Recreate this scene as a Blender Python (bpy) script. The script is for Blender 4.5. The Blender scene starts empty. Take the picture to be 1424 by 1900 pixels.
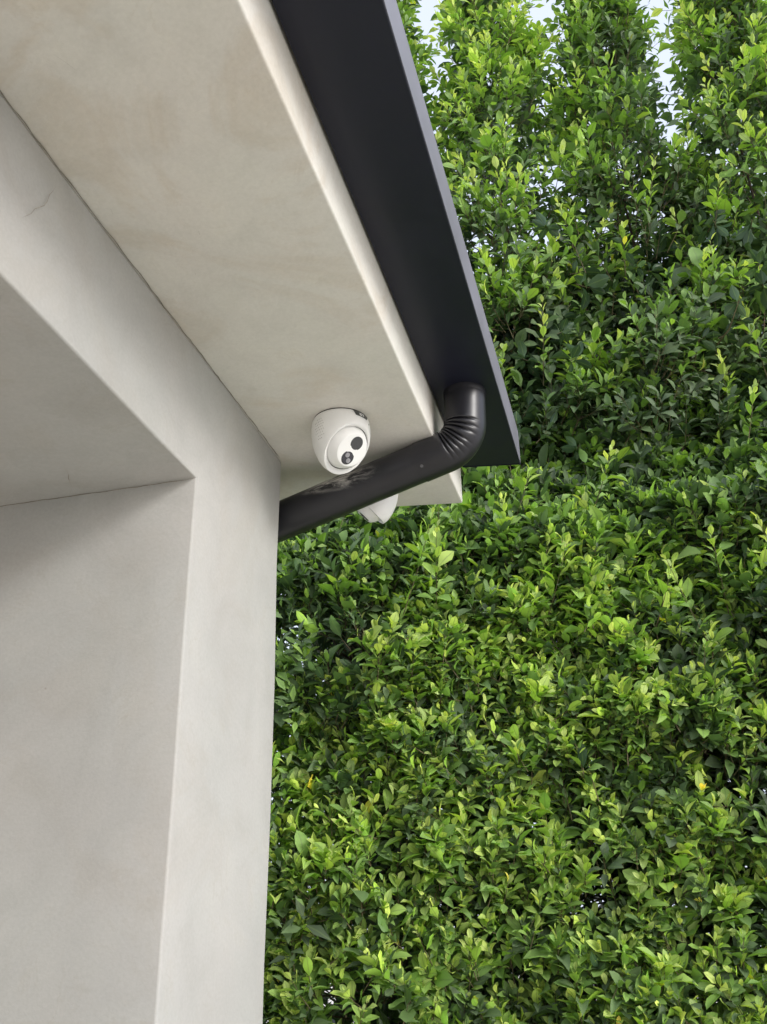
import bpy, bmesh, math, random
import numpy as np
from mathutils import Vector, Matrix, noise as mnoise

random.seed(7)
rng = np.random.default_rng(11)
SC = bpy.context.scene
COL = SC.collection
CZ = 1.55                                   # eye height of the photographer

# ------------------------------------------------------------------ camera
FPX = 1822.85
CAMR = np.array([[0.96660354, 0.25572855, -0.01674809],      # right
                 [0.12388301, -0.40904456, 0.90406612],      # up
                 [-0.2243448, 0.87594832, 0.42706435]])      # forward
cam_d = bpy.data.cameras.new('camera')
cam_d.sensor_fit = 'VERTICAL'
cam_d.sensor_height = 36.0
cam_d.sensor_width = 36.0
cam_d.lens = 36.0 * FPX / 1900.0
cam_d.clip_start = 0.05
cam_d.clip_end = 3000
cam = bpy.data.objects.new('camera', cam_d)
COL.objects.link(cam)
mw = Matrix.Identity(4)
for r in range(3):
    mw[r][0] = CAMR[0][r]
    mw[r][1] = CAMR[1][r]
    mw[r][2] = -CAMR[2][r]
mw[2][3] = CZ
cam.matrix_world = mw
SC.camera = cam

# ------------------------------------------------------------------ light
SUN_EL = math.radians(23)
SUN_AZ = Vector((0.88, -0.475))            # towards the sun, on the ground plane
sdir = Vector((SUN_AZ.x * math.cos(SUN_EL), SUN_AZ.y * math.cos(SUN_EL), math.sin(SUN_EL)))
sun_d = bpy.data.lights.new('sun', 'SUN')
sun_d.energy = 0.52
sun_d.angle = math.radians(17)
sun_d.color = (1.0, 0.985, 0.96)
sun = bpy.data.objects.new('sun', sun_d)
COL.objects.link(sun)
sun.rotation_euler = (-sdir).to_track_quat('-Z', 'Y').to_euler()
sun.location = (6, -6, 8)

world = bpy.data.worlds.new('World')
SC.world = world
world.use_nodes = True
wn = world.node_tree
wn.nodes.clear()
sky = wn.nodes.new('ShaderNodeTexSky')
sky.sky_type = 'NISHITA'
sky.sun_disc = False
sky.sun_elevation = SUN_EL
sky.sun_rotation = math.atan2(SUN_AZ.x, SUN_AZ.y)
sky.air_density = 1.0
sky.dust_density = 4.0
sky.ozone_density = 1.0
hsv = wn.nodes.new('ShaderNodeHueSaturation')
hsv.inputs['Saturation'].default_value = 0.45
bg = wn.nodes.new('ShaderNodeBackground')
bg.inputs['Strength'].default_value = 0.15
wo = wn.nodes.new('ShaderNodeOutputWorld')
veil = wn.nodes.new('ShaderNodeMix')          # thin bright cloud veil over the whole sky
veil.data_type = 'RGBA'
veil.inputs[0].default_value = 0.78
veil.inputs[7].default_value = (2.05, 2.25, 2.80, 1)
wn.links.new(sky.outputs[0], hsv.inputs['Color'])
wn.links.new(hsv.outputs[0], veil.inputs[6])
wn.links.new(veil.outputs[2], bg.inputs['Color'])
wn.links.new(bg.outputs[0], wo.inputs['Surface'])

SC.view_settings.view_transform = 'Standard'
SC.view_settings.look = 'None'
SC.view_settings.exposure = 1.6
SC.view_settings.gamma = 1.0
SC.view_settings.use_curve_mapping = False
SC.cycles.max_bounces = 10
SC.cycles.diffuse_bounces = 6
SC.cycles.transmission_bounces = 6
SC.cycles.use_denoising = True


# ------------------------------------------------------------------ material helpers
def new_mat(name):
    m = bpy.data.materials.new(name)
    m.use_nodes = True
    nt = m.node_tree
    for n in list(nt.nodes):
        nt.nodes.remove(n)
    out = nt.nodes.new('ShaderNodeOutputMaterial')
    b = nt.nodes.new('ShaderNodeBsdfPrincipled')
    nt.links.new(b.outputs[0], out.inputs['Surface'])
    return m, nt, b, out


def nd(nt, kind, **kw):
    n = nt.nodes.new(kind)
    for k, v in kw.items():
        if k in n.inputs:
            n.inputs[k].default_value = v
        else:
            setattr(n, k, v)
    return n


def ramp(nt, fac, stops):
    r = nt.nodes.new('ShaderNodeValToRGB')
    while len(r.color_ramp.elements) < len(stops):
        r.color_ramp.elements.new(0.5)
    for e, (p, c) in zip(r.color_ramp.elements, stops):
        e.position = p
        e.color = (*c, 1)
    nt.links.new(fac, r.inputs['Fac'])
    return r


def mixc(nt, fac, a, b, mode='MIX'):
    m = nt.nodes.new('ShaderNodeMix')
    m.data_type = 'RGBA'
    m.blend_type = mode
    for sock, v in ((m.inputs[0], fac), (m.inputs[6], a), (m.inputs[7], b)):
        if isinstance(v, (int, float)):
            sock.default_value = v
        elif isinstance(v, tuple):
            sock.default_value = (*v, 1)
        else:
            nt.links.new(v, sock)
    return m.outputs[2]


def mat_stucco(name='trowelled_plaster', k=(1, 1, 1), stain=0.35):
    m, nt, b, _ = new_mat(name)
    tc = nd(nt, 'ShaderNodeTexCoord')
    P = tc.outputs['Object']
    n1 = nd(nt, 'ShaderNodeTexNoise', Scale=2.2, Detail=5.0, Roughness=0.6, Distortion=0.6)
    n2 = nd(nt, 'ShaderNodeTexNoise', Scale=7.0, Detail=6.0, Roughness=0.62, Distortion=1.2)
    n3 = nd(nt, 'ShaderNodeTexNoise', Scale=3.1, Detail=3.0, Roughness=0.5)
    n4 = nd(nt, 'ShaderNodeTexNoise', Scale=4.0, Detail=7.0, Roughness=0.62, Distortion=2.6)
    n5 = nd(nt, 'ShaderNodeTexNoise', Scale=170.0, Detail=2.0, Roughness=0.6)
    for n in (n1, n2, n3, n4, n5):
        nt.links.new(P, n.inputs['Vector'])
    c1 = ramp(nt, n1.outputs[0], [(p, tuple(a * q for a, q in zip(cc, k))) for p, cc in
             ((0.28, (0.382, 0.379, 0.366)), (0.5, (0.416, 0.411, 0.396)), (0.74, (0.440, 0.434, 0.417)))])
    c2 = ramp(nt, n2.outputs[0], [(0.3, (0.935, 0.935, 0.93)), (0.52, (1, 1, 1)), (0.75, (1.035, 1.03, 1.02))])
    c = mixc(nt, 1.0, c1.outputs[0], c2.outputs[0], 'MULTIPLY')
    c3 = ramp(nt, n3.outputs[0], [(0.35, (0.99, 1.0, 0.985)), (0.65, (1.0, 0.985, 0.97))])
    c = mixc(nt, 1.0, c, c3.outputs[0], 'MULTIPLY')
    # broad damp stains
    n6 = nd(nt, 'ShaderNodeTexNoise', Scale=3.4, Detail=6.0, Roughness=0.58, Distortion=1.6)
    nt.links.new(P, n6.inputs['Vector'])
    st = ramp(nt, n6.outputs[0], [(0.40, (1.02, 1.025, 1.02)), (0.52, (1, 1, 1)), (0.62, (0.93, 0.895, 0.85)), (0.68, (0.965, 0.945, 0.92))])
    c = mixc(nt, stain, c, mixc(nt, 1.0, c, st.outputs[0], 'MULTIPLY'))
    # faint trowel veins
    v = ramp(nt, n4.outputs[0], [(0.475, (1, 1, 1)), (0.497, (0.96, 0.95, 0.935)), (0.503, (0.96, 0.95, 0.935)), (0.53, (1, 1, 1))])
    vm = ramp(nt, n2.outputs[0], [(0.48, (0, 0, 0)), (0.62, (1, 1, 1))])
    c = mixc(nt, vm.outputs[0], c, mixc(nt, 1.0, c, v.outputs[0], 'MULTIPLY'))
    # specks
    vo = nd(nt, 'ShaderNodeTexVoronoi', Scale=8.0)
    nt.links.new(P, vo.inputs['Vector'])
    sp = ramp(nt, vo.outputs['Distance'], [(0.008, (0.70, 0.67, 0.63)), (0.022, (1, 1, 1))])
    c = mixc(nt, 1.0, c, sp.outputs[0], 'MULTIPLY')
    gr = ramp(nt, n5.outputs[0], [(0.3, (0.965, 0.965, 0.96)), (0.7, (1.03, 1.03, 1.03))])
    c = mixc(nt, 1.0, c, gr.outputs[0], 'MULTIPLY')
    nt.links.new(c, b.inputs['Base Color'])
    b.inputs['Roughness'].default_value = 0.72
    b.inputs['Specular IOR Level'].default_value = 0.3
    bp = nd(nt, 'ShaderNodeBump', Strength=0.10, Distance=0.006)
    bp2 = nd(nt, 'ShaderNodeBump', Strength=0.22, Distance=0.0012)
    nt.links.new(n2.outputs[0], bp.inputs['Height'])
    nt.links.new(n5.outputs[0], bp2.inputs['Height'])
    nt.links.new(bp.outputs[0], bp2.inputs['Normal'])
    nt.links.new(bp2.outputs[0], b.inputs['Normal'])
    return m


def mat_simple(name, col, rough=0.5, spec=0.5, nscale=40.0, var=0.12, bump=0.05, metallic=0.0, bscale=None):
    m, nt, b, _ = new_mat(name)
    tc = nd(nt, 'ShaderNodeTexCoord')
    n = nd(nt, 'ShaderNodeTexNoise', Scale=nscale, Detail=4.0, Roughness=0.6)
    nt.links.new(tc.outputs['Object'], n.inputs['Vector'])
    lo = tuple(x * (1 - var) for x in col)
    hi = tuple(min(1, x * (1 + var)) for x in col)
    r = ramp(nt, n.outputs[0], [(0.3, lo), (0.7, hi)])
    nt.links.new(r.outputs[0], b.inputs['Base Color'])
    rr = ramp(nt, n.outputs[0], [(0.3, (rough * 0.88,) * 3), (0.7, (min(1, rough * 1.12),) * 3)])
    nt.links.new(rr.outputs[0], b.inputs['Roughness'])
    b.inputs['Specular IOR Level'].default_value = spec
    b.inputs['Metallic'].default_value = metallic
    if bump:
        bp = nd(nt, 'ShaderNodeBump', Strength=bump, Distance=0.002)
        nt.links.new(n.outputs[0], bp.inputs['Height'])
        nt.links.new(bp.outputs[0], b.inputs['Normal'])
    return m


def mat_pipe():
    m, nt, b, _ = new_mat('scuffed_black_paint')
    tc = nd(nt, 'ShaderNodeTexCoord')
    P = tc.outputs['Object']
    n1 = nd(nt, 'ShaderNodeTexNoise', Scale=14.0, Detail=6.0, Roughness=0.65)
    n2 = nd(nt, 'ShaderNodeTexNoise', Scale=55.0, Detail=5.0, Roughness=0.7)
    nt.links.new(P, n1.inputs['Vector'])
    nt.links.new(P, n2.inputs['Vector'])
    base = ramp(nt, n1.outputs[0], [(0.3, (0.011, 0.011, 0.014)), (0.7, (0.019, 0.019, 0.023))])
    # one dusty plaster scuff on the upper side of the long run
    mp = nd(nt, 'ShaderNodeMapping')
    mp.inputs['Scale'].default_value = (0.35, 1.0, 1.3)
    n3 = nd(nt, 'ShaderNodeTexNoise', Scale=60.0, Detail=6.0, Roughness=0.75, Distortion=0.8)
    nt.links.new(P, mp.inputs['Vector'])
    nt.links.new(mp.outputs[0], n3.inputs['Vector'])
    geo = nd(nt, 'ShaderNodeVectorMath', operation='DISTANCE')
    geo.inputs[1].default_value = (-0.29 * .35, 0.002, -0.160 * 1.3)
    nt.links.new(mp.outputs[0], geo.inputs[0])
    dm = ramp(nt, geo.outputs['Value'], [(0.012, (1, 1, 1)), (0.040, (0, 0, 0))])
    dn = ramp(nt, n3.outputs[0], [(0.40, (0, 0, 0)), (0.60, (1, 1, 1))])
    f = mixc(nt, 1.0, dm.outputs[0], dn.outputs[0], 'MULTIPLY')
    c = mixc(nt, f, base.outputs[0], (0.62, 0.60, 0.57))
    nt.links.new(c, b.inputs['Base Color'])
    rr = ramp(nt, n1.outputs[0], [(0.3, (0.30,) * 3), (0.7, (0.38,) * 3)])
    nt.links.new(rr.outputs[0], b.inputs['Roughness'])
    b.inputs['Specular IOR Level'].default_value = 0.5
    bp = nd(nt, 'ShaderNodeBump', Strength=0.05, Distance=0.002)
    nt.links.new(n2.outputs[0], bp.inputs['Height'])
    nt.links.new(bp.outputs[0], b.inputs['Normal'])
    return m


def mat_leaf():
    m, nt, b, out = new_mat('ficus_leaf')
    at = nd(nt, 'ShaderNodeAttribute', attribute_name='leafcol')
    sep = nd(nt, 'ShaderNodeSeparateColor')
    nt.links.new(at.outputs['Color'], sep.inputs[0])
    age_tone, rnd, acr = sep.outputs[0], sep.outputs[1], sep.outputs[2]
    c = ramp(nt, age_tone, [(0.0, (0.040, 0.082, 0.040)), (0.25, (0.115, 0.215, 0.070)), (0.5, (0.275, 0.52, 0.075)), (0.78, (0.47, 0.73, 0.11)), (1.0, (0.70, 0.86, 0.20))])
    v = ramp(nt, rnd, [(0.0, (0.68, 0.70, 0.78)), (0.5, (1, 1, 1)), (0.997, (1.28, 1.22, 1.05)), (0.9985, (3.4, 1.9, 1.1)), (1.0, (3.4, 1.9, 1.1))])
    col = mixc(nt, 1.0, c.outputs[0], v.outputs[0], 'MULTIPLY')
    rib = ramp(nt, acr, [(0.0, (0.55, 0.55, 0.55)), (0.16, (0, 0, 0))])
    col = mixc(nt, rib.outputs[0], col, (0.17, 0.26, 0.07))
    # the under side of a leaf is paler and matt
    geo = nd(nt, 'ShaderNodeNewGeometry')
    pale = mixc(nt, 0.45, col, (0.17, 0.215, 0.12))
    col2 = mixc(nt, geo.outputs['Backfacing'], col, pale)
    nt.links.new(col2, b.inputs['Base Color'])
    rg = nd(nt, 'ShaderNodeMapRange')
    rg.inputs[3].default_value = 0.34
    rg.inputs[4].default_value = 0.62
    nt.links.new(geo.outputs['Backfacing'], rg.inputs[0])
    nt.links.new(rg.outputs[0], b.inputs['Roughness'])
    b.inputs['Specular IOR Level'].default_value = 0.45
    tr = nd(nt, 'ShaderNodeBsdfTranslucent')
    tcol = mixc(nt, 1.0, col, (1.3, 1.25, 0.7), 'MULTIPLY')
    nt.links.new(tcol, tr.inputs['Color'])
    mx = nd(nt, 'ShaderNodeMixShader')
    mx.inputs[0].default_value = 0.25
    nt.links.new(b.outputs[0], mx.inputs[1])
    nt.links.new(tr.outputs[0], mx.inputs[2])
    nt.links.new(mx.outputs[0], out.inputs['Surface'])
    return m


def mat_ground():
    m, nt, b, _ = new_mat('pale_concrete_paving')
    tc = nd(nt, 'ShaderNodeTexCoord')
    n = nd(nt, 'ShaderNodeTexNoise', Scale=0.8, Detail=8.0, Roughness=0.6)
    n2 = nd(nt, 'ShaderNodeTexNoise', Scale=60.0, Detail=4.0)
    nt.links.new(tc.outputs['Object'], n.inputs['Vector'])
    nt.links.new(tc.outputs['Object'], n2.inputs['Vector'])
    c = ramp(nt, n.outputs[0], [(0.3, (0.66, 0.605, 0.51)), (0.7, (0.74, 0.685, 0.59))])
    nt.links.new(c.outputs[0], b.inputs['Base Color'])
    b.inputs['Roughness'].default_value = 0.85
    bp = nd(nt, 'ShaderNodeBump', Strength=0.3, Distance=0.003)
    nt.links.new(n2.outputs[0], bp.inputs['Height'])
    nt.links.new(bp.outputs[0], b.inputs['Normal'])
    return m


M = dict(
    stucco=mat_stucco(),
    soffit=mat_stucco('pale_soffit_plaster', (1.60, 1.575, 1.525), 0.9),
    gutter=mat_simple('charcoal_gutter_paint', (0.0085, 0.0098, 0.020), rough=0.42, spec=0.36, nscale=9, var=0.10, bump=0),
    grey_front=mat_simple('grey_gutter_front', (0.17, 0.168, 0.20), rough=0.45, spec=0.5, nscale=7, var=0.14, bump=0),  # lighter grey than the trough
    pipe=mat_pipe(),
    screw=mat_simple('screw_metal', (0.10, 0.10, 0.105), rough=0.4, nscale=90),
    crack=mat_simple('crack_dirt', (0.34, 0.315, 0.27), rough=0.95, spec=0.1, nscale=60, var=0.3),
    joint=mat_simple('open_joint_dirt', (0.22, 0.20, 0.165), rough=0.95, spec=0.1, nscale=60, var=0.3),
    roof=mat_simple('grey_roof_membrane', (0.28, 0.27, 0.26), rough=0.9, nscale=12),
    white=mat_simple('white_camera_plastic', (0.85, 0.85, 0.83), rough=0.42, spec=0.45, nscale=14, var=0.02, bump=0.015),
    gap=mat_simple('dark_gap', (0.02, 0.02, 0.02), rough=0.8, spec=0.2),
    ring=mat_simple('black_lens_ring', (0.02, 0.02, 0.022), rough=0.35),
    lens=mat_simple('grey_lens_window', (0.05, 0.052, 0.052), rough=0.10, spec=0.6, nscale=200, var=0.1, bump=0),
    ir=mat_simple('dark_lamp_window', (0.04, 0.039, 0.046), rough=0.10, spec=0.6, nscale=200, var=0.1, bump=0),
    led=mat_simple('lamp_lens', (0.28, 0.275, 0.29), rough=0.2, spec=0.6, nscale=300, var=0.2, bump=0),
    badge=mat_simple('dark_badge', (0.075, 0.08, 0.075), rough=0.45, nscale=60),
    hole=mat_simple('microphone_hole', (0.42, 0.42, 0.39), rough=0.9),
    leaf=mat_leaf(),
    bark=mat_simple('ficus_bark', (0.085, 0.062, 0.046), rough=0.85, spec=0.25, nscale=35, var=0.35, bump=0.4),
    twig=mat_simple('young_twig', (0.12, 0.10, 0.05), rough=0.7, spec=0.3, nscale=30, var=0.35),
    ground=mat_ground(),
    soil=mat_simple('garden_soil', (0.07, 0.052, 0.038), rough=0.95, spec=0.2, nscale=25, var=0.4, bump=0.6),
)


# ------------------------------------------------------------------ object helpers
def empty(name, loc, label=None, cat=None, group=None):
    o = bpy.data.objects.new(name, None)
    o.empty_display_size = 0.1
    o.location = loc
    COL.objects.link(o)
    tag(o, label, cat, group)
    return o


def tag(o, label=None, cat=None, group=None, kind=None):
    if label:
        o['label'] = label
    if cat:
        o['category'] = cat
    if group:
        o['group'] = group
    if kind:
        o['kind'] = kind
    return o


def obj(name, bm, mat, parent=None, origin=(0, 0, 0), smooth=True, angle=35):
    """Link a bmesh (world or parent-local coordinates minus origin) as one mesh object."""
    if any(origin):
        bmesh.ops.translate(bm, verts=bm.verts, vec=-Vector(origin))
    me = bpy.data.meshes.new(name)
    bm.to_mesh(me)
    bm.free()
    me.materials.append(mat)
    if smooth:
        me.polygons.foreach_set('use_smooth', [True] * len(me.polygons))
        if angle:
            me.set_sharp_from_angle(angle=math.radians(angle))
    o = bpy.data.objects.new(name, me)
    COL.objects.link(o)
    o.parent = parent
    return o


def prism(bm, pts, axis, a, b):
    """Extrude a polygon lying across the given axis from a to b."""
    def v3(p, t):
        if axis == 'x':
            return (t, p[0], p[1])
        if axis == 'y':
            return (p[0], t, p[1])
        return (p[0], p[1], t)
    lo = [bm.verts.new(v3(p, a)) for p in pts]
    hi = [bm.verts.new(v3(p, b)) for p in pts]
    n = len(pts)
    fs = [bm.faces.new(lo[::-1]), bm.faces.new(hi)]
    for i in range(n):
        j = (i + 1) % n
        fs.append(bm.faces.new((lo[i], lo[j], hi[j], hi[i])))
    bmesh.ops.recalc_face_normals(bm, faces=fs)
    return fs


def slice_up(bm, axis, vals):
    no = {'x': (1, 0, 0), 'y': (0, 1, 0), 'z': (0, 0, 1)}[axis]
    for v in vals:
        bmesh.ops.bisect_plane(bm, geom=bm.verts[:] + bm.edges[:] + bm.faces[:], dist=1e-6,
                               plane_co=tuple(v * c for c in no), plane_no=no)


def wobble(bm, amp, scale, seed):
    for v in bm.verts:
        p = v.co * scale + Vector((seed, seed * 1.7, -seed))
        v.co += Vector((mnoise.noise(p), mnoise.noise(p + Vector((31, 0, 0))), mnoise.noise(p + Vector((0, 57, 0))))) * amp


def tube(bm, pts, radii, seg=8, cap=True):
    pts = [Vector(p) for p in pts]
    n = len(pts)
    t0 = (pts[1] - pts[0]).normalized()
    u = t0.orthogonal().normalized()
    rings = []
    for i in range(n):
        t = (pts[min(i + 1, n - 1)] - pts[max(i - 1, 0)]).normalized()
        u = (u - t * u.dot(t)).normalized()
        w = t.cross(u)
        ring = []
        for k in range(seg):
            a = 2 * math.pi * k / seg
            rr = radii[i](u * math.cos(a) + w * math.sin(a)) if callable(radii[i]) else radii[i]
            ring.append(bm.verts.new(pts[i] + (u * math.cos(a) + w * math.sin(a)) * rr))
        rings.append(ring)
    for i in range(n - 1):
        for k in range(seg):
            j = (k + 1) % seg
            bm.faces.new((rings[i][k], rings[i][j], rings[i + 1][j], rings[i + 1][k]))
    if cap:
        bm.faces.new(rings[0][::-1])
        bm.faces.new(rings[-1])
    return rings


def disc(bm, c, n, r, h, seg=24, up=None):
    """A thin round puck with its top face at c + n*h."""
    n = Vector(n).normalized()
    u = n.orthogonal().normalized()
    w = n.cross(u)
    lo, hi = [], []
    for k in range(seg):
        a = 2 * math.pi * k / seg
        d = u * math.cos(a) + w * math.sin(a)
        lo.append(bm.verts.new(Vector(c) + d * r))
        hi.append(bm.verts.new(Vector(c) + d * r * 0.97 + n * h))
    bm.faces.new(hi)
    for k in range(seg):
        j = (k + 1) % seg
        bm.faces.new((lo[k], lo[j], hi[j], hi[k]))


# ------------------------------------------------------------------ the setting
def build_ground():
    bm = bmesh.new()
    R = 900
    vs = [bm.verts.new(p) for p in ((-R, -R, 0), (R, -R, 0), (R, R, 0), (-R, R, 0))]
    bm.faces.new(vs)
    tag(obj('ground', bm, M['ground'], smooth=False), kind='structure')
    bm = bmesh.new()
    prism(bm, [(-6, 2.75), (6, 3.9), (6, 5.1), (-6, 4.1)], 'z', 0.004, 0.05)
    tag(obj('planting_bed', bm, M['soil'], smooth=False), kind='structure')


build_ground()

# ------------------------------------------------------------------ the house
XW, XR, YP, YJ = -0.670, -0.335, 1.745, 1.347     # wall face, soffit edge, pillar corner, jamb
ZS, ZL = CZ + 1.0, CZ + 0.766                      # soffit, underside of the lintel
ZG = CZ + 1.102                                    # underside of the gutter


def yend(x, extra=0.0):                            # the roof end is cut on a slight skew
    return 2.063 + 0.18 * (x + 0.332) + extra


def build_house():
    H = Vector((-2.0, 0.0, 0.0))
    house = empty('house', H, 'pale beige plastered house corner with pillar, lintel and deep flat eave', 'house')
    # front wall: far pillar, lintel and near pillar around one big opening
    bm = bmesh.new()
    zt = ZS - 0.0025
    prism(bm, [(YP, 0), (YP, zt), (-3.2, zt), (-3.2, 0), (-2.6, 0), (-2.6, ZL), (YJ, ZL), (YJ, 0)], 'x', -1.75, XW)
    big, small = [], []
    for e in bm.edges:
        a, b = e.verts
        if abs(a.co.x - XW) < 1e-5 and abs(b.co.x - XW) < 1e-5:
            (small if a.co.z > zt - .01 and b.co.z > zt - .01 else big).append(e)
        elif abs(a.co.y - YP) < 1e-5 and abs(b.co.y - YP) < 1e-5 and max(a.co.z, b.co.z) > zt - .01:
            small.append(e)
    big = [e for e in big if min(e.verts[0].co.z, e.verts[1].co.z) > -1]
    bmesh.ops.bevel(bm, geom=big, offset=0.0045, segments=3, profile=0.5, affect='EDGES', clamp_overlap=True)
    slice_up(bm, 'z', [0.25 * i + .07 for i in range(1, 10)])
    slice_up(bm, 'y', [-2.4 + 0.3 * i for i in range(13)] + [1.45, 1.55, 1.65])
    slice_up(bm, 'x', [-1.45, -1.15, -0.95, -0.8])
    wobble(bm, 0.0048, 2.6, 3.3)
    obj('wall', bm, M['stucco'], house, H)
    # wall at the back of the recess
    bm = bmesh.new()
    prism(bm, [(-2.7, 0), (1.5, 0), (1.5, ZL + .1), (-2.7, ZL + .1)], 'x', -1.95, -1.70)
    obj('recess_wall', bm, M['stucco'], house, H, smooth=False)
    # side wall going back from the pillar
    bm = bmesh.new()
    prism(bm, [(-4.2, 1.40), (-1.752, 1.40), (-1.752, YP), (-4.2, YP)], 'z', 0, zt)
    obj('side_wall', bm, M['stucco'], house, H, smooth=False)
    # eave: flat soffit slab with plastered edge
    bm = bmesh.new()
    prism(bm, [(XR, -4.0), (XR, yend(XR)), (-4.4, yend(-4.4)), (-4.4, -4.0)], 'z', ZS, ZS + 0.26)
    es = [e for e in bm.edges if all(v.co.z < ZS + .01 for v in e.verts) or (all(abs(v.co.x - XR) < 1e-4 and v.co.y > 1 for v in e.verts))]
    bmesh.ops.bevel(bm, geom=es, offset=0.0045, segments=3, profile=0.5, affect='EDGES')
    slice_up(bm, 'y', [-3 + 0.25 * i for i in range(21)])
    slice_up(bm, 'x', [-1.0, -0.75, -0.55, -0.42])
    wobble(bm, 0.0022, 3.1, 8.1)
    eave = obj('eave', bm, M['soffit'], house, H)
    # hairline cracks and open joints: thin filled strips a hair proud of the plaster
    def strip(pts, w, nrm, mat, jit=0.0):
        bm = bmesh.new()
        nrm = Vector(nrm)
        fine = []
        P = [Vector(p) for p in pts]
        for a, b in zip(P[:-1], P[1:]):
            k = max(2, int((b - a).length / 0.012))
            for i in range(k):
                fine.append(a.lerp(b, i / k))
        fine.append(P[-1])
        L, R = [], []
        for i, p in enumerate(fine):
            t = (fine[min(i + 1, len(fine) - 1)] - fine[max(i - 1, 0)]).normalized()
            s = t.cross(nrm).normalized()
            p = p + s * jit * (mnoise.noise(p * 40) + .6 * mnoise.noise(p * 110))
            ww = w * (0.45 + 0.8 * abs(mnoise.noise(p * 30 + Vector((5, 5, 5))))) * (min(1, i / 3 + .15)) * min(1, (len(fine) - 1 - i) / 3 + .15)
            L.append(bm.verts.new(p - s * ww))
            R.append(bm.verts.new(p + s * ww))
        for i in range(len(fine) - 1):
            bm.faces.new((L[i], L[i + 1], R[i + 1], R[i]))
        return bm
    def onz(x, y, z):
        v = CAMR.T @ np.array([(x - 712) / FPX, -(y - 950) / FPX, 1.0])
        v = v * (z - CZ) / v[2]
        return Vector((v[0], v[1], z))
    def onx(x, y, X):
        v = CAMR.T @ np.array([(x - 712) / FPX, -(y - 950) / FPX, 1.0])
        v = v * X / v[0]
        return Vector((X, v[1], v[2] + CZ))
    def ony(x, y, Y):
        v = CAMR.T @ np.array([(x - 712) / FPX, -(y - 950) / FPX, 1.0])
        v = v * Y / v[1]
        return Vector((v[0], Y, v[2] + CZ))
    wallo = house.children[0]
    def crack(name, pts, w, nrm, mat, par, jit=.004):
        obj(name, strip(pts, w, nrm, mat, jit), mat, par, H, smooth=False)
    # crack lines were read off as positions on the wall, soffit and jamb surfaces
    crack('crack', [onx(103, 345, XW + .0035), onx(82, 380, XW + .0035), onx(40, 404, XW + .0035)], .0008, (1, 0, 0), M['crack'], wallo)
    crack('crack', [onx(70, 300, XW + .0035), onx(95, 338, XW + .0035)], .0006, (1, 0, 0), M['crack'], wallo)
    crack('crack', [ony(100, 1143, YJ - .0035), ony(135, 1132, YJ - .0035)], .0007, (0, -1, 0), M['crack'], wallo)
    crack('crack', [onz(122, 868, ZL - .0035), onz(136, 905, ZL - .0035)], .0007, (0, 0, -1), M['crack'], wallo)
    crack('joint', [(XW - .012, YJ - .002, ZL - .003), (-1.2, YJ - .002, ZL - .003)], .0011, (0, -.7, -.7), M['joint'], wallo, .001)
    for pts, w in (([(100, 100), (143, 132)], .0006), ([(205, 388), (210, 398)], .0009), ([(371, 428), (374, 436)], .0012), ([(360, 506), (362, 511)], .0012),
                   ([(737, 677), (748, 690)], .0008)):
        crack('crack', [onz(x, y, ZS - .0025) for x, y in pts], w, (0, 0, -1), M['crack'], eave)
    crack('joint', [(XW + .003, 0.3, ZS - .0015), (XW + .003, YP - .02, ZS - .0015)], .0009, (.5, 0, -.8), M['joint'], eave, .0015)
    # flat roof deck with a raised kerb
    bm = bmesh.new()
    prism(bm, [(XR - .05, -3.9), (XR - .05, yend(XR - .05, -.06)), (-4.3, yend(-4.3, -.06)), (-4.3, -3.9)], 'z', ZS + 0.262, ZS + 0.30)
    obj('roof', bm, M['roof'], house, H, smooth=False)


build_house()


# ------------------------------------------------------------------ gutter
XG = -0.197


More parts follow.
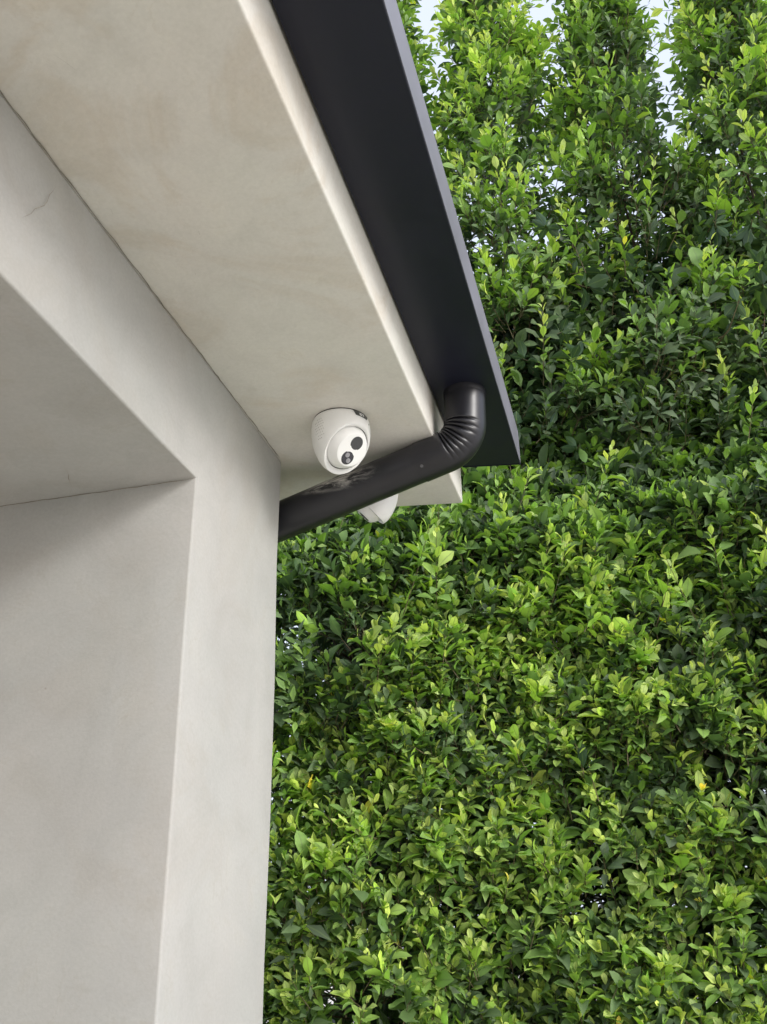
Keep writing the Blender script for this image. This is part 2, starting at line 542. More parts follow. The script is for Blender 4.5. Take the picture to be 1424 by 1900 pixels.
def build_gutter():
    O = Vector((-0.265, 2.0, ZG))
    g = empty('box_gutter', O, 'charcoal black box gutter running along the edge of the eave', 'gutter')
    x0, x1, z0, z1 = XR + 0.004, XG, ZG, ZG + 0.092
    t = 0.003
    prof = [(x0, z0), (x1, z0), (x1, z1), (x1 - .012, z1), (x1 - .012, z1 - t), (x1 - t, z1 - t), (x1 - t, z0 + t), (x0 + t, z0 + t), (x0 + t, z1 + .01), (x0, z1 + .01)]
    bm = bmesh.new()
    prism(bm, prof, 'y', -4.0, 2.0)
    for v in bm.verts:
        if v.co.y > 1.9:
            v.co.y = yend(v.co.x, .006)
    es = [e for e in bm.edges if abs(e.verts[0].co.x - e.verts[1].co.x) < 1e-5 and abs(e.verts[0].co.z - e.verts[1].co.z) < 1e-5
          and e.verts[0].co.z < z0 + .001]
    bmesh.ops.bevel(bm, geom=es, offset=0.0016, segments=3, profile=0.5, affect='EDGES')
    obj('trough', bm, M['gutter'], g, O)
    # folded end cap
    bm = bmesh.new()
    pts = [(x0 - .001, z0 - .0012), (x1 + .0014, z0 - .0012), (x1 + .0014, z1 + .001), (x0 - .001, z1 + .011)]
    prism(bm, pts, 'y', 0, 1)
    for v in bm.verts:
        v.co.y = yend(v.co.x, .0065 if v.co.y < .5 else .0085)
    obj('end_cap', bm, M['gutter'], g, O, smooth=False)
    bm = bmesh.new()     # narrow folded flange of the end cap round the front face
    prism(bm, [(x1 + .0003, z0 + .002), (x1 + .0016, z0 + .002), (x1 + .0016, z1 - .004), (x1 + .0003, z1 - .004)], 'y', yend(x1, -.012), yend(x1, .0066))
    obj('end_cap_flange', bm, M['grey_front'], g, O, smooth=False)
    bm = bmesh.new()     # lighter grey plate over the trough front
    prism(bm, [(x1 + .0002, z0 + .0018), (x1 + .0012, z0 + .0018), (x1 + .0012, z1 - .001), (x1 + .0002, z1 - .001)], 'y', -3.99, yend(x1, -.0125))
    obj('front_face', bm, M['grey_front'], g, O, smooth=False)
    # hanger clips inside the trough
    for k in range(4):
        bm = bmesh.new()
        y = 1.75 - .75 * k
        prism(bm, [(x0 + t, z1 - .012), (x1 - t, z1 - .012), (x1 - t, z1 - .010), (x0 + t, z1 - .010)], 'y', y, y + .025)
        obj('hanger', bm, M['screw'], g, O, smooth=False)


build_gutter()


# ------------------------------------------------------------------ downspout
def build_downspout():
    top = Vector((-0.267, 1.746, ZG))
    O = top.copy()
    d = empty('downspout', O, 'scuffed black round downspout with crimped elbow running behind the pillar', 'downspout')
    r = 0.043
    C = Vector((-0.272, 1.752, CZ + 0.985))        # where the two axes meet
    E_ = Vector((-0.705, 1.806, CZ + 0.886))
    dn = (C - top).normalized()
    run = (E_ - C).normalized()
    rad = 0.062
    ang = math.acos(max(-1, min(1, dn.dot(run))))
    tl = rad * math.tan(ang / 2)
    A, B = C - dn * tl, C + run * tl
    inner = (run - dn)
    inner = (inner - dn * 0).normalized()
    cen = C + (run - dn).normalized() * (rad / math.cos(ang / 2))
    # elbow: stub, crimped bend and the sleeve end that slips over the run
    pts, rads = [], []
    for s in (0.0, .25, .5, .75):
        p = top.lerp(A, s)
        pts.append(p)
        rads.append(r)
    N = 96
    ncr = 8
    for i in range(N + 1):
        u = i / N
        th = ang * u
        ax = dn.cross(run).normalized()
        p = cen + Matrix.Rotation(th, 3, ax) @ (A - cen)
        din = (cen - p).normalized()
        ph = (u * 1.10 - .06) * ncr + .22 * math.sin(u * 9.0) + .1 * math.sin(u * 23.0)
        fr = ph - math.floor(ph)
        inside = 0 <= ph <= ncr
        notch = math.exp(-((fr - .5) / .17) ** 2) if inside else 0.0
        lift = (0.5 - 0.5 * math.cos(2 * math.pi * fr)) if inside else 0.0
        def fn(v, din=din, notch=notch, lift=lift):
            w = max(0.0, min(1.0, 1.0 + 1.0 * v.dot(din)))
            w = w * w * (3 - 2 * w)
            return r * (1.0 + w * (0.03 * (1 - lift) - 0.125 * notch))
        pts.append(p)
        rads.append(fn)
    sl = 0.055
    for s in (.2, .6, 1.0):
        pts.append(B + run * sl * s)
        rads.append(r)
    rads[-1] = r * 1.004
    bm = bmesh.new()
    tube(bm, pts, rads, seg=48, cap=False)
    bmesh.ops.recalc_face_normals(bm, faces=bm.faces)
    el = obj('elbow', bm, M['pipe'], d, O, angle=50)
    # the long run
    bm = bmesh.new()
    S = B + run * (sl - .02)
    pts = [S.lerp(E_ + run * 0.30, k / 10) for k in range(11)]
    tube(bm, pts, [r * .972] * 11, seg=48, cap=False)
    obj('pipe', bm, M['pipe'], d, O)
    # outlet collar under the gutter
    bm = bmesh.new()
    tube(bm, [top + Vector((0, 0, .004)), top - Vector((0, 0, .003)), top - Vector((0, 0, .006)), top - Vector((0, 0, .012))],
         [r + .0016, r + .0016, r + .0012, r + .0004], seg=40, cap=False)
    obj('outlet_collar', bm, M['pipe'], d, O)
    # sheet-metal screws
    for p, n in ((top + Vector((.030, -.024, -.02)), Vector((.78, -.62, 0))), (B + run * .045 + Vector((0, -.75, -.66)) * r, Vector((0, -.75, -.66))),
                 (B + run * .02 + Vector((0, -.95, .2)) * r * .98, Vector((0, -.95, .2)))):
        bm = bmesh.new()
        disc(bm, p - n * .001, n, .0033, .0026, seg=10)
        obj('screw', bm, M['screw'], d, O)


build_downspout()


# ------------------------------------------------------------------ ceiling-mounted turret cameras
PROF = [(0.0, .0535), (.0015, .0555), (.006, .0572), (.018, .0585), (.034, .0582), (.050, .0560), (.066, .0515), (.082, .0445), (.095, .036), (.104, .026), (.110, .012)]


def prof_r(dd):
    for (a, ra), (b, rb) in zip(PROF[:-1], PROF[1:]):
        if a <= dd <= b:
            return ra + (rb - ra) * (dd - a) / (b - a)
    return PROF[-1][1]


def turret(loc, rz, label, spin=0.0):
    t = empty('security_camera', loc, label, 'camera', 'white turret cameras under the eave')
    t.rotation_euler = (0, 0, rz)
    tilt = math.radians(43)                         # eye looks along +x, this far below level
    g = Vector((math.cos(tilt), 0, -math.sin(tilt)))
    cutn = Vector((math.cos(math.radians(46)), 0, -math.sin(math.radians(46))))
    cutc = Vector((0.0, 0, -0.067)) + cutn * 0.012
    bc = Vector((0.006, 0, -0.053))
    R = 0.047
    fp = 0.0335
    RS = math.sqrt(R * R - (bc - cutc).dot(cutn) ** 2) + .0024
    # shell
    bm = bmesh.new()
    seg = 64
    rings = []
    fine = []
    for (a, ra), (b, rb) in zip(PROF[:-1], PROF[1:]):
        for k in range(3):
            fine.append((a + (b - a) * k / 3, ra + (rb - ra) * k / 3))
    fine.append(PROF[-1])
    for dd, rr in fine:
        rings.append([bm.verts.new((rr * math.cos(2 * math.pi * k / seg), rr * math.sin(2 * math.pi * k / seg), -dd)) for k in range(seg)])
    for a, b in zip(rings[:-1], rings[1:]):
        for k in range(seg):
            j = (k + 1) % seg
            bm.faces.new((a[k], b[k], b[j], a[j]))
    bm.faces.new(rings[-1][::-1])
    bmesh.ops.bisect_plane(bm, geom=bm.verts[:] + bm.edges[:] + bm.faces[:], plane_co=cutc, plane_no=cutn, clear_outer=True)
    # flat lip from the slanted cut in to the socket of the eye
    rim = [e for e in bm.edges if e.is_boundary and all(abs((v.co - cutc).dot(cutn)) < 1e-5 for v in e.verts)]
    ex = bmesh.ops.extrude_edge_only(bm, edges=rim)
    sock = bc - cutn * (bc - cutc).dot(cutn)
    for v in [q for q in ex['geom'] if isinstance(q, bmesh.types.BMVert)]:
        dv = v.co - sock
        if dv.length > RS:
            v.co = sock + dv.normalized() * RS
    bmesh.ops.recalc_face_normals(bm, faces=bm.faces)
    sh = obj('shell', bm, M['white'], t, angle=60)
    so = sh.modifiers.new('thick', 'SOLIDIFY')
    so.thickness = 0.0028
    so.offset = -1
    # dark gap behind the eye
    bm = bmesh.new()
    disc(bm, bc - cutn * (bc - cutc).dot(cutn) - cutn * .006, cutn, .0465, .001, seg=40)
    obj('shadow_gap', bm, M['gap'], t)
    # eyeball with flattened face
    bm = bmesh.new()
    bmesh.ops.create_uvsphere(bm, u_segments=48, v_segments=32, radius=R)
    q = Vector((0, 0, 1)).rotation_difference(g)
    for v in bm.verts:
        z = v.co.z
        if z > fp:
            v.co.z = fp + (z - fp) * 0.05
        v.co = q @ v.co + bc
    obj('eyeball', bm, M['white'], t, angle=28)
    ef = bc + g * (fp + .0006)
    side = Vector((0, 1, 0))
    upv = g.cross(side).normalized()
    if upv.z < 0:
        upv = -upv
    # slight roll of the eye in its socket
    cs, sn = math.cos(spin), math.sin(spin)
    upv, side = upv * cs + side * sn, side * cs - upv * sn
    for name, off, mt in (('lens', .0163, 'lens'), ('lamp_window', -.0163, 'ir')):
        c = ef + upv * off - g * .0012
        bm = bmesh.new()
        disc(bm, c - g * .001, g, .0146, .0022, seg=36)
        ring = obj(name, bm, M['ring'], t)
        bm = bmesh.new()
        disc(bm, c + g * .0011, g, .0130, .0006, seg=36)
        obj('window', bm, M[mt], ring)
        if name == 'lamp_window':
            for s in (-1, 1):
                bm = bmesh.new()
                disc(bm, c + (side * .7 - upv * .7).normalized() * s * .0062 + g * .0016, g, .0050, .0012, seg=20)
                obj('lamp', bm, M['led'], ring)
    # curved patches on the shell
    def patch(a0, a1, d0, d1, off, na=8, nd_=3, skew=0.0):
        bm = bmesh.new()
        grid = []
        for i in range(nd_ + 1):
            dd = d0 + (d1 - d0) * i / nd_
            row = []
            for k in range(na + 1):
                sh_ = skew * i / nd_
                a = a0 + sh_ + (a1 - a0 - 2 * sh_) * k / na
                rr = prof_r(dd) + off
                row.append(bm.verts.new((rr * math.cos(a), rr * math.sin(a), -dd)))
            grid.append(row)
        for i in range(nd_):
            for k in range(na):
                bm.faces.new((grid[i][k], grid[i + 1][k], grid[i + 1][k + 1], grid[i][k + 1]))
        return bm
    bd = obj('badge', patch(-.36, .36, .0018, .0125, .0007, 12, 4, .10), M['badge'], t)
    for a0, a1, d0, d1 in ((-.10, -.065, .0042, .0105), (-.055, .0, .0048, .0068), (-.055, .0, .0082, .0104), (.02, .10, .0044, .0062), (.045, .075, .0062, .0106)):
        obj('badge_mark', patch(a0, a1, d0, d1, .0010, 3, 1), M['white'], bd)
    bm = bmesh.new()
    for i in range(8):
        for k in range(5):
            if (i, k) in ((0, 0), (0, 4), (7, 0), (7, 4), (6, 4)):
                continue
            a = -1.42 - k * .085 - (.04 if i % 2 else 0)
            dd = .017 + i * .0058
            rr = prof_r(dd)
            n = Vector((math.cos(a), math.sin(a), 0))
            disc(bm, n * (rr - .0002) + Vector((0, 0, -dd)), n, .0010, .0005, seg=6)
    tag(obj('microphone_holes', bm, M['hole'], t, smooth=False), kind='stuff')
    bm = bmesh.new()
    a = .42
    disc(bm, Vector((math.cos(a) * .0583, math.sin(a) * .0583, -.0175)), Vector((math.cos(a), math.sin(a), 0)), .0018, .0008, seg=10)
    obj('set_screw', bm, M['hole'], t)
    # gasket on the soffit
    bm = bmesh.new()
    disc(bm, Vector((0, 0, .002)), Vector((0, 0, -1)), .0545, .003, seg=48)
    obj('gasket', bm, M['gap'], t)
    return t


turret((-0.499, 1.620, ZS - 0.001), math.radians(-28), 'white turret security camera with two dark lenses facing forward', spin=math.radians(5))
turret((-0.506, 1.878, ZS - 0.001), math.radians(178), 'white turret camera half hidden behind the black downspout')


# ------------------------------------------------------------------ ficus hedge trees
def template(fold, curl, wide, twist=0.0, wave=0.0):
    """Leaf in its own frame: x along the blade, y across, z upper side. Length 1."""
    st = [(0.0, 0.0), (0.10, 0.04), (0.34, 0.18), (0.60, 0.222), (0.83, 0.145), (1.0, 0.0)]
    V, A = [], []
    for i, (x, w) in enumerate(st):
        z = -curl * (x - .35) ** 2 + 0.02
        w = w * wide
        if i in (0, 5):
            V.append((x, 0, z)); A.append(0.0)
        else:
            tw = twist * (x - .1)
            V += [(x, -w, z + fold * w + tw * w + wave * w * math.sin(9 * x)), (x, 0, z), (x, w, z + fold * w - tw * w + wave * w * math.sin(9 * x + 2))]
            A += [1.0, 0.0, 1.0]
    F = [(0, 2, 1), (0, 3, 2)]
    for s in range(3):
        a = 1 + 3 * s
        F += [(a, a + 1, a + 4), (a, a + 4, a + 3), (a + 1, a + 2, a + 5), (a + 1, a + 5, a + 4)]
    F += [(10, 11, 13), (11, 12, 13)]
    return np.array(V), np.array(A), np.array(F)


TEMPL = [template(.40, .20, 1.0), template(.25, .42, 1.12, .35), template(.55, .08, .90, -.3), template(.15, -.12, 1.05, .2, .25), template(.75, .55, .86, 0, .3), template(.30, .25, 1.22, -.4, .15)]
NT = len(TEMPL)
LOWT = (np.array([(0, 0, 0), (.46, -.20, .05), (.46, 0, 0), (.46, .20, .05), (1, 0, -.12)]), np.array([0., 1, 0, 1, 0]),
        np.array([(0, 2, 1), (0, 3, 2), (1, 2, 4), (2, 3, 4)]))        # cheap blade for the depth of the hedge
AGE_BINS = np.array([0.04, 0.16, 0.3, 0.5, 0.7, 0.9])


def snoise(x, y, z, s, seed):
    """cheap smooth noise, about -1..1"""
    r = np.random.default_rng(seed)
    out = 0
    for k in range(7):
        d = r.normal(size=3)
        d /= np.linalg.norm(d)
        f = s * (0.6 + 1.1 * r.random())
        out = out + np.sin(f * (d[0] * x + d[1] * y + d[2] * z) + r.random() * 6.28)
    return out / 3.2


def unit(v):
    return v / np.maximum(1e-9, np.linalg.norm(v, axis=-1, keepdims=True))


def shoots_to_leaves(base, axis, length, nleaf, vig_tone, lsize):
    """base (n,3), axis (n,3) unit, length (n,), nleaf (n,), vig 0..1 (young growth, lowered where interior shade is painted in), lsize (n,)"""
    n = len(base)
    idx = np.repeat(np.arange(n), nleaf)
    start = np.repeat(np.cumsum(nleaf) - nleaf, nleaf)
    k = np.arange(len(idx)) - start
    u = (k + 0.6) / nleaf[idx]                              # 0 base .. 1 tip
    ax = axis[idx]
    ref = np.where(np.abs(ax[:, 2:3]) > .9, np.array([[1., 0, 0]]), np.array([[0, 0, 1.]]))
    e1 = unit(np.cross(ax, ref))
    e2 = np.cross(ax, e1)
    phi = k * 2.399 + np.repeat(rng.random(n) * 6.28, nleaf) + rng.normal(size=len(idx)) * .35
    rad = e1 * np.cos(phi)[:, None] + e2 * np.sin(phi)[:, None]
    th = np.radians(70 - 48 * u ** 1.3) + rng.normal(size=len(idx)) * .2
    d = ax * np.cos(th)[:, None] + rad * np.sin(th)[:, None]
    nn = ax * np.sin(th)[:, None] - rad * np.cos(th)[:, None]
    d[:, 2] -= 0.16 * (1 - u)
    nn = nn + np.array([.04, -.34, .52]) + rng.normal(size=nn.shape) * .2   # blades turn to the light
    d = unit(d)
    nn = unit(nn - d * np.sum(nn * d, 1, keepdims=True))
    bend = np.array([0, 0, 1.0]) * (u ** 2)[:, None] * length[idx][:, None] * .12
    pos = base[idx] + ax * (length[idx] * (0.12 + 0.86 * u))[:, None] + bend + d * .006
    sz = lsize[idx] * (1.0 - .50 * u ** 2.5) * (0.55 + .45 * np.minimum(1, u * 3 + .3)) * np.exp(rng.normal(size=len(idx)) * .22)
    age_tone = vig_tone[idx] * (0.36 + 0.74 * u ** 1.2) + rng.normal(size=len(idx)) * .10  # young growth plus the painted interior darkening, as one blade tone
    age_tone = np.clip(age_tone, 0.02, 1.0)
    rnd = rng.random(len(idx))
    return dict(p=pos, d=d, n=nn, s=sz, age_tone=age_tone, rnd=rnd, shp=rng.integers(0, NT, len(idx)))


def cat_leaves(L):
    return {k: np.concatenate([a[k] for a in L]) for k in L[0]}


def leaf_mesh(name, L, lod=None):
    if lod is None:
        lod = np.zeros(len(L['p']), bool)
    Vs, Fs, Cs, off = [], [], [], 0
    for s in range(2 * NT):
        m = (L['shp'] == s % NT) & (lod == (s >= NT))
        if not m.any():
            continue
        TV, TA, TF = TEMPL[s] if s < NT else LOWT
        d, n_ = L['d'][m], L['n'][m]
        w = np.cross(n_, d)
        sz = L['s'][m][:, None, None]
        V = (TV[None, :, 0:1] * d[:, None] + TV[None, :, 1:2] * w[:, None] + TV[None, :, 2:3] * n_[:, None]) * sz + L['p'][m][:, None]
        k = m.sum()
        Vs.append(V.reshape(-1, 3))
        Fs.append((TF[None] + (np.arange(k) * len(TV))[:, None, None]).reshape(-1, 3) + off)
        off += k * len(TV)
        c = np.ones((k, len(TV), 4))
        c[:, :, 0] = L['age_tone'][m][:, None]
        c[:, :, 1] = L['rnd'][m][:, None]
        c[:, :, 2] = TA[None]
        Cs.append(c.reshape(-1, 4))
    return arr_mesh(name, np.concatenate(Vs), np.concatenate(Fs), np.concatenate(Cs))


def arr_mesh(name, V, F, C=None):
    me = bpy.data.meshes.new(name)
    me.vertices.add(len(V))
    me.vertices.foreach_set('co', V.astype(np.float32).ravel())
    nf = len(F)
    me.loops.add(nf * 3)
    me.loops.foreach_set('vertex_index', F.astype(np.int32).ravel())
    me.polygons.add(nf)
    me.polygons.foreach_set('loop_start', np.arange(0, nf * 3, 3, dtype=np.int32))
    me.polygons.foreach_set('use_smooth', np.ones(nf, dtype=bool))
    if C is not None:
        at = me.attributes.new('leafcol', 'FLOAT_COLOR', 'POINT')
        at.data.foreach_set('color', C.astype(np.float32).ravel())
    me.update(calc_edges=True)
    return me


def sticks(P0, P1, r0, r1, seg=3, mid=None):
    """many thin tapered sticks as one array mesh; mid bends them"""
    n = len(P0)
    t = unit(P1 - P0)
    ref = np.where(np.abs(t[:, 2:3]) > .9, np.array([[1., 0, 0]]), np.array([[0, 0, 1.]]))
    a = unit(np.cross(t, ref))
    b = np.cross(t, a)
    rows = [(P0, r0), ((P0 + P1) / 2 if mid is None else mid, (r0 + r1) / 2), (P1, r1)]
    V = []
    for P, r in rows:
        for k in range(seg):
            an = 2 * math.pi * k / seg
            V.append(P + (a * math.cos(an) + b * math.sin(an)) * np.asarray(r)[:, None])
    V = np.stack(V, 1)
    F = []
    for i in range(2):
        for k in range(seg):
            j = (k + 1) % seg
            F += [(i * seg + k, i * seg + j, (i + 1) * seg + j), (i * seg + k, (i + 1) * seg + j, (i + 1) * seg + k)]
    F = np.array(F)
    nv = V.shape[1]
    FF = (F[None] + (np.arange(n) * nv)[:, None, None]).reshape(-1, 3)
    return V.reshape(-1, 3), FF


LEAF_VARIANTS = {}


def leaf_variant(shp, ab, rb):
    key = (int(shp), int(ab), int(rb))
    if key not in LEAF_VARIANTS:
        TV, TA, TF = TEMPL[key[0]]
        c = np.ones((len(TV), 4))
        c[:, 0] = AGE_BINS[key[1]]
        c[:, 1] = (.12, .5, .85)[key[2]]
        c[:, 2] = TA
        me = arr_mesh('leaf', TV, TF, c)
        me.materials.append(M['leaf'])
        LEAF_VARIANTS[key] = me
    return LEAF_VARIANTS[key]


SK = 0.10                                              # hedge line turns slightly away to the right


def front(x, zr):
    """depth of the hedge face at x and height zr above the eye"""
    y = np.interp(zr, [-1.5, 1.15, 1.55, 1.95, 3.2], [3.13, 3.13, 3.28, 3.46, 3.55])
    y = y + SK * (x + .4)
    y = y - 0.075 * snoise(x, zr * 0, zr, 7.0, 5) - 0.045 * snoise(x, x * 0, zr, 17.0, 6)
    return y


def hedge_tree(xc, top, label, seed, ns_low=2150, ns_up=1500, singles=300, lean=0.0, vigor_top=.75, dens_top=1.0):
    global rng
    rng = np.random.default_rng(seed)
    yc = 3.80 + SK * (xc + .4)
    O = Vector((xc, yc, 0.05))
    t = empty('hedge_tree', O, label, 'tree', 'ficus trees of the tall hedge')
    SH = []
    half = .36
    # clipped face
    def face(n, zlo, zhi, back=False, fwd=0.0):
        x = xc + rng.uniform(-half, half, n) + rng.normal(size=n) * .05
        zr = rng.uniform(zlo, zhi, n)
        dep = rng.gamma(1.3, .055, n)
        if back:
            y = 4.30 - fwd + SK * (xc + .4) - dep * 1.5 + .06 * snoise(x, x * 0, zr, 9, 15)
            ax = np.stack([rng.normal(size=n) * .45, .7 + rng.normal(size=n) * .35, .45 + rng.normal(size=n) * .4], 1)
        else:
            y = front(x, zr) + dep
            ax = np.stack([rng.normal(size=n) * .42, -.55 + rng.normal(size=n) * .3, .78 + rng.normal(size=n) * .32], 1)
        ax = unit(ax)
        ln = rng.uniform(.05, .11, n)
        p = np.stack([x, y, zr + CZ], 1)
        hole = snoise(p[:, 0], p[:, 1] * .3, p[:, 2], 11, 21)
        young = snoise(p[:, 0], p[:, 1] * 0, p[:, 2], 4.2, 33)
        keep = (hole > (-9 if back else -.92)) | (rng.random(n) < .25)
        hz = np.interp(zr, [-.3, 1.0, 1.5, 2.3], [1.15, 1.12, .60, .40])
        vig_tone = np.clip((np.where(rng.random(n) < .72 + .22 * young, 1.0, .30) + .14 * young) * hz + rng.normal(size=n) * .13 - np.maximum(0, dep - .045) * 4.5, .03, 1.08)  # deeper shoots get darker leaves: inner shade put into their colour
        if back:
            vig_tone *= .15  # rear leaves coloured dark to stand for the shaded hedge interior
        b = p - ax * ln[:, None]
        return [a[keep] for a in (b, ax, ln, rng.integers(7, 12, n), vig_tone, rng.uniform(.058, .084, n) if back else rng.uniform(.046, .074, n) * np.interp(zr, [.9, 1.8], [1, 1.15]))]
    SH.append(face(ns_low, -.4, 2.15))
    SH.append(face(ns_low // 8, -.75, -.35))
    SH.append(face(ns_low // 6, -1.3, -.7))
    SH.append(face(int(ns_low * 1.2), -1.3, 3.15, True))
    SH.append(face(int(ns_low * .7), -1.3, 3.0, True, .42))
    # free-growing upper column: bushy plumes on branch ends, and darker filling between them
    zlo, zhi = 1.5, top - CZ
    def column(n, fill):
        f = rng.random(n) ** .85
        rx = np.interp(f, [0, .35, .7, 1], [.46, .40, .18, .05])
        ph = rng.uniform(0, 6.283, n)
        q = np.sqrt(rng.uniform(.02, .6, n)) if fill else rng.uniform(.72, 1.06, n)
        return f, rx, ph, q, np.stack([xc + lean * f + rx * q * np.cos(ph), yc + rx * q * np.sin(ph), CZ + zlo + (zhi - zlo) * f], 1)
    npl = max(20, ns_up // 18)
    f, rx, ph, q, pc = column(npl, False)
    pax = unit(np.stack([np.cos(ph) * .75, np.sin(ph) * .75, .85 + .9 * f], 1) + rng.normal(size=(npl, 3)) * .18)
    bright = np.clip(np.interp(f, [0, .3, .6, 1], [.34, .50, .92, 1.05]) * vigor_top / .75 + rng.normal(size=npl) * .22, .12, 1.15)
    per = rng.integers(12, 24, npl)
    per = np.maximum(4, (per * np.interp(f, [0, .5, 1], [1, 1, .75 * dens_top])).astype(int))
    ii = np.repeat(np.arange(npl), per)
    n = len(ii)
    off = rng.normal(size=(n, 3)) * np.array([.062, .062, .075])
    ax = unit(pax[ii] + off * 6.5 + rng.normal(size=(n, 3)) * .12)
    ln = rng.uniform(.09, .19, n)
    rise = np.sum(off * pax[ii], 1)
    vig_tone = np.clip(bright[ii] * (.78 + 3.2 * rise) + rng.normal(size=n) * .1, .04, 1.1)
    SH.append([pc[ii] + off - ax * ln[:, None] * .5, ax, ln, rng.integers(7, 12, n), vig_tone, rng.uniform(.054, .080, n)])
    n = int(ns_up * .5)
    f, rx, ph, q, p = column(n, True)
    keep = rng.random(n) < np.interp(f, [0, .35, .7, 1], [1, 1, .45, .2])
    ax = unit(np.stack([np.cos(ph) * .6, np.sin(ph) * .6, .8 + 0 * f], 1) + rng.normal(size=(n, 3)) * .35)
    ln = rng.uniform(.09, .2, n)
    vig_tone = np.clip(.16 + .25 * f + rng.normal(size=n) * .08, .03, .6)  # filling kept dark in colour, painting shade between the plumes
    SH.append([a_[keep] for a_ in (p, ax, ln, rng.integers(7, 12, n), vig_tone, rng.uniform(.056, .084, n))])
    # long upright leaders of fresh growth standing off the face
    n = 24
    x = xc + rng.uniform(-half, half, n)
    zr = rng.uniform(.9, 3.0, n)
    y = front(x, zr) + rng.uniform(-.02, .14, n)
    ax = unit(np.stack([rng.normal(size=n) * .28, -.38 + rng.normal(size=n) * .25, 1 + 0 * x], 1))
    ln = rng.uniform(.18, .36, n)
    p = np.stack([x, y, zr + CZ], 1)
    SH.append([p, ax, ln, rng.integers(14, 24, n), rng.uniform(.75, 1.1, n), rng.uniform(.054, .074, n)])
    b, ax, ln, nl, vig_tone, ls = [np.concatenate(c) for c in zip(*SH)]
    L = shoots_to_leaves(b, ax, ln, nl, vig_tone, ls)

    # which blades show largest: nearest blade of every small patch of the view
    single = np.zeros(len(L['p']), bool)
    if singles:
        ctr = L['p'] + L['d'] * (L['s'] * .5)[:, None] - np.array([0, 0, CZ])
        c3 = ctr @ CAMR.T
        px = 712 + FPX * c3[:, 0] / c3[:, 2]
        py = 950 - FPX * c3[:, 1] / c3[:, 2]
        ok = (c3[:, 2] > .5) & (px > 5) & (px < 1419) & (py > 5) & (py < 1895)
        ok &= np.where(py < 862, px > 752 + .262 * py, np.where(py < 1010, (px > 872) | (py > 1000 - .19 * (px - 521)), px > 532 - .035 * (py - 850)))
        vd = unit(ctr)
        area = L['s'] ** 2 * np.abs(np.sum(vd * L['n'], 1)) / c3[:, 2] ** 2
        cell = (px // 13).astype(int) * 4000 + (py // 13).astype(int)
        cand = np.where(ok)[0]
        order = cand[np.argsort(c3[cand, 2])]
        _, first = np.unique(cell[order], return_index=True)
        vis = order[first]
        dist_ok = c3[vis, 2]
        vis = vis[np.argsort(-area[vis])][:singles]
        single[vis] = True
    ctr = L['p'] - np.array([0, 0, CZ])
    c3 = ctr @ CAMR.T
    lod = (c3[:, 2] < .5) | (np.abs(FPX * c3[:, 0] / c3[:, 2]) > 760) | (np.abs(FPX * c3[:, 1] / c3[:, 2]) > 1000)
    lod |= L['p'][:, 1] > front(L['p'][:, 0], L['p'][:, 2] - CZ) + np.where(L['p'][:, 2] - CZ > 2.2, .40, .11)
    # the crown: single blades that show, and the mass of the rest
    L['p'] = L['p'] - np.array(O)
    rest = {k: v[~single] for k, v in L.items()}
    me = leaf_mesh('crown', rest, lod[~single])
    me.materials.append(M['leaf'])
    cr = bpy.data.objects.new('crown', me)
    COL.objects.link(cr)
    cr.parent = t
    cr['kind'] = 'stuff'
    for i in np.where(single)[0]:
        ab = int(np.argmin(np.abs(AGE_BINS - L['age_tone'][i])))
        o = bpy.data.objects.new('leaf', leaf_variant(L['shp'][i], ab, min(2, int(L['rnd'][i] * 3))))
        d, n_ = L['d'][i], L['n'][i]
        w = np.cross(n_, d)
        s = L['s'][i]
        mt = Matrix(((d[0] * s, w[0] * s, n_[0] * s, L['p'][i][0]), (d[1] * s, w[1] * s, n_[1] * s, L['p'][i][1]), (d[2] * s, w[2] * s, n_[2] * s, L['p'][i][2]), (0, 0, 0, 1)))
        COL.objects.link(o)
        o.parent = t
        o.matrix_local = mt
    # trunk and limbs
    def trunk_at(z):
        f = max(0.0, min(1.0, (z - .05) / (top - .4)))
        return Vector((xc + lean * max(0, f - .4) + .035 * math.sin(z * 1.7 + seed), yc + .03 * math.sin(z * 1.3 + seed * 2), z))
    bm = bmesh.new()
    zs = [.05 + (top - .5) * k / 22 for k in range(23)]
    tube(bm, [trunk_at(z) for z in zs], [max(.004, .034 - .0021 * k) + .002 for k in range(23)], seg=9)
    obj('trunk', bm, M['bark'], t, O)
    r2 = random.Random(seed)
    limbs = []
    for k in range(12):
        z = .7 + 3.2 * k / 11 + r2.uniform(-.1, .1)
        a = r2.uniform(0, 6.28) if k % 2 else r2.uniform(3.6, 5.8)
        ln_ = r2.uniform(.22, .38) * (1 if z < 4 else .6)
        s = trunk_at(z)
        e = s + Vector((math.cos(a) * ln_ * .75, math.sin(a) * ln_, ln_ * r2.uniform(.7, 1.2)))
        m_ = s.lerp(e, .5) + Vector((r2.uniform(-.04, .04), r2.uniform(-.04, .04), -.05))
        bm = bmesh.new()
        pts = [s, s.lerp(m_, .5) + Vector((0, 0, -.01)), m_, m_.lerp(e, .5) + Vector((0, 0, -.01)), e]
        tube(bm, pts, [.015, .013, .0105, .008, .0045], seg=6)
        obj('branch', bm, M['bark'], t, O)
        limbs += [pts[2], pts[4]]
    # twigs: shoot stems, and thin branchlets that carry them
    tip = b + ax * ln[:, None]
    tip[:, 2] += ln * .10
    mid = b + ax * (ln * .5)[:, None]
    nr = b[:, 1] < yc + .12
    V1, F1 = sticks(b[nr], tip[nr], np.full(nr.sum(), .0021), np.full(nr.sum(), .0008), mid=mid[nr])
    pick = rng.choice(len(b), min(len(b), 700), replace=False)
    lz = rng.uniform(.1, .3, len(pick))
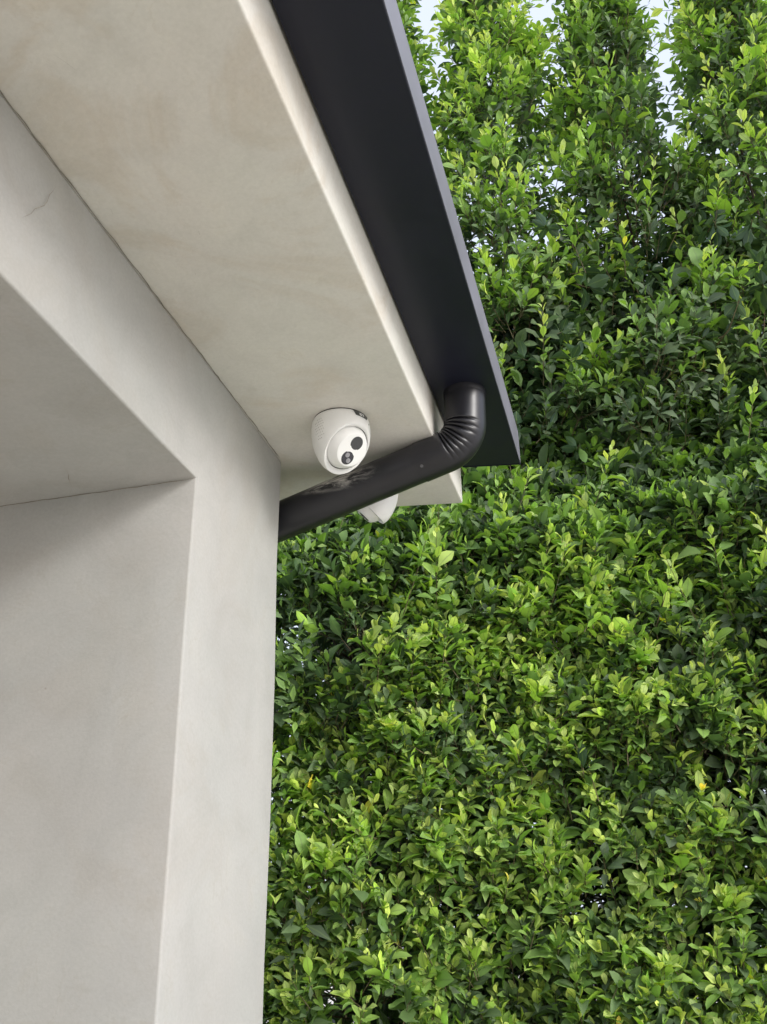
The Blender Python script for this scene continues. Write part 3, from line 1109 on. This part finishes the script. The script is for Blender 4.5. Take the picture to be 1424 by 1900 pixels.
    tr_p = np.array([trunk_at(z) for z in np.maximum(.1, b[pick, 2] - lz)])
    st = tr_p + (b[pick] - tr_p) * rng.uniform(.25, .7, len(pick))[:, None]
    md = (st + b[pick]) / 2 + np.array([0, 0, -.03])
    V2, F2 = sticks(st, b[pick], np.full(len(pick), .0042), np.full(len(pick), .002), mid=md)
    V = np.concatenate([V1, V2]) - np.array(O)
    me = arr_mesh('twigs', V, np.concatenate([F1, F2 + len(V1)]))
    me.materials.append(M['twig'])
    tw = bpy.data.objects.new('twigs', me)
    COL.objects.link(tw)
    tw.parent = t
    tw['kind'] = 'stuff'
    return len(L['p'])


TREES = [
    (-0.95, 6.9, 'ficus hedge tree growing low beside the pale pillar and under the downspout', 101, {}),
    (-0.34, 7.3, 'ficus hedge tree with yellow-green top right beside the gutter', 202, dict(vigor_top=1.15, lean=.02)),
    (0.26, 6.95, 'ficus hedge tree with bare brown trunk showing near the top middle', 303, dict(ns_up=1650, vigor_top=.68, dens_top=.9)),
    (0.84, 7.2, 'ficus hedge tree along the right edge of the photograph', 404, dict(lean=.05, vigor_top=.95)),
]
total = 0
for x, top, lab, sd, kw in TREES:
    total += hedge_tree(x, top, lab, sd, **kw)


def hedge_run(x0, x1, seed, label):
    """where the hedge runs on out of the picture: one mass of foliage"""
    global rng
    rng = np.random.default_rng(seed)
    n = int((x1 - x0) * 4300)
    x = rng.uniform(x0, x1, n)
    zr = rng.uniform(-1.3, 3.9, n)
    bk = rng.random(n) < .6
    y = np.where(bk, 4.25 + SK * (x + .4), front(x, zr)) + rng.gamma(1.3, .07, n)
    ax = unit(np.stack([rng.normal(size=n) * .5, np.where(bk, .6, -.6) + rng.normal(size=n) * .35, .6 + rng.normal(size=n) * .4], 1))
    vig_tone = np.clip(.4 + .3 * snoise(x, y, zr, 4, seed) + rng.normal(size=n) * .2, .05, 1)
    ln = rng.uniform(.08, .17, n)
    L = shoots_to_leaves(np.stack([x, y, zr + CZ], 1), ax, ln, rng.integers(6, 10, n), vig_tone, rng.uniform(.054, .080, n))
    me = leaf_mesh('hedge', L, np.ones(len(L['p']), bool))
    me.materials.append(M['leaf'])
    o = bpy.data.objects.new('hedge', me)
    COL.objects.link(o)
    tag(o, label, 'hedge', kind='stuff')


hedge_run(-2.4, -1.02, 71, 'dense green hedge foliage running on behind the pale pillar')
hedge_run(1.2, 2.2, 72, 'dense green hedge foliage running on past the right edge')
import sys
print('leaves', total, 'tris', sum(len(o.data.polygons) for o in COL.objects if o.type == 'MESH' and o.name.startswith(('crown', 'hedge', 'twigs'))), file=sys.stderr)
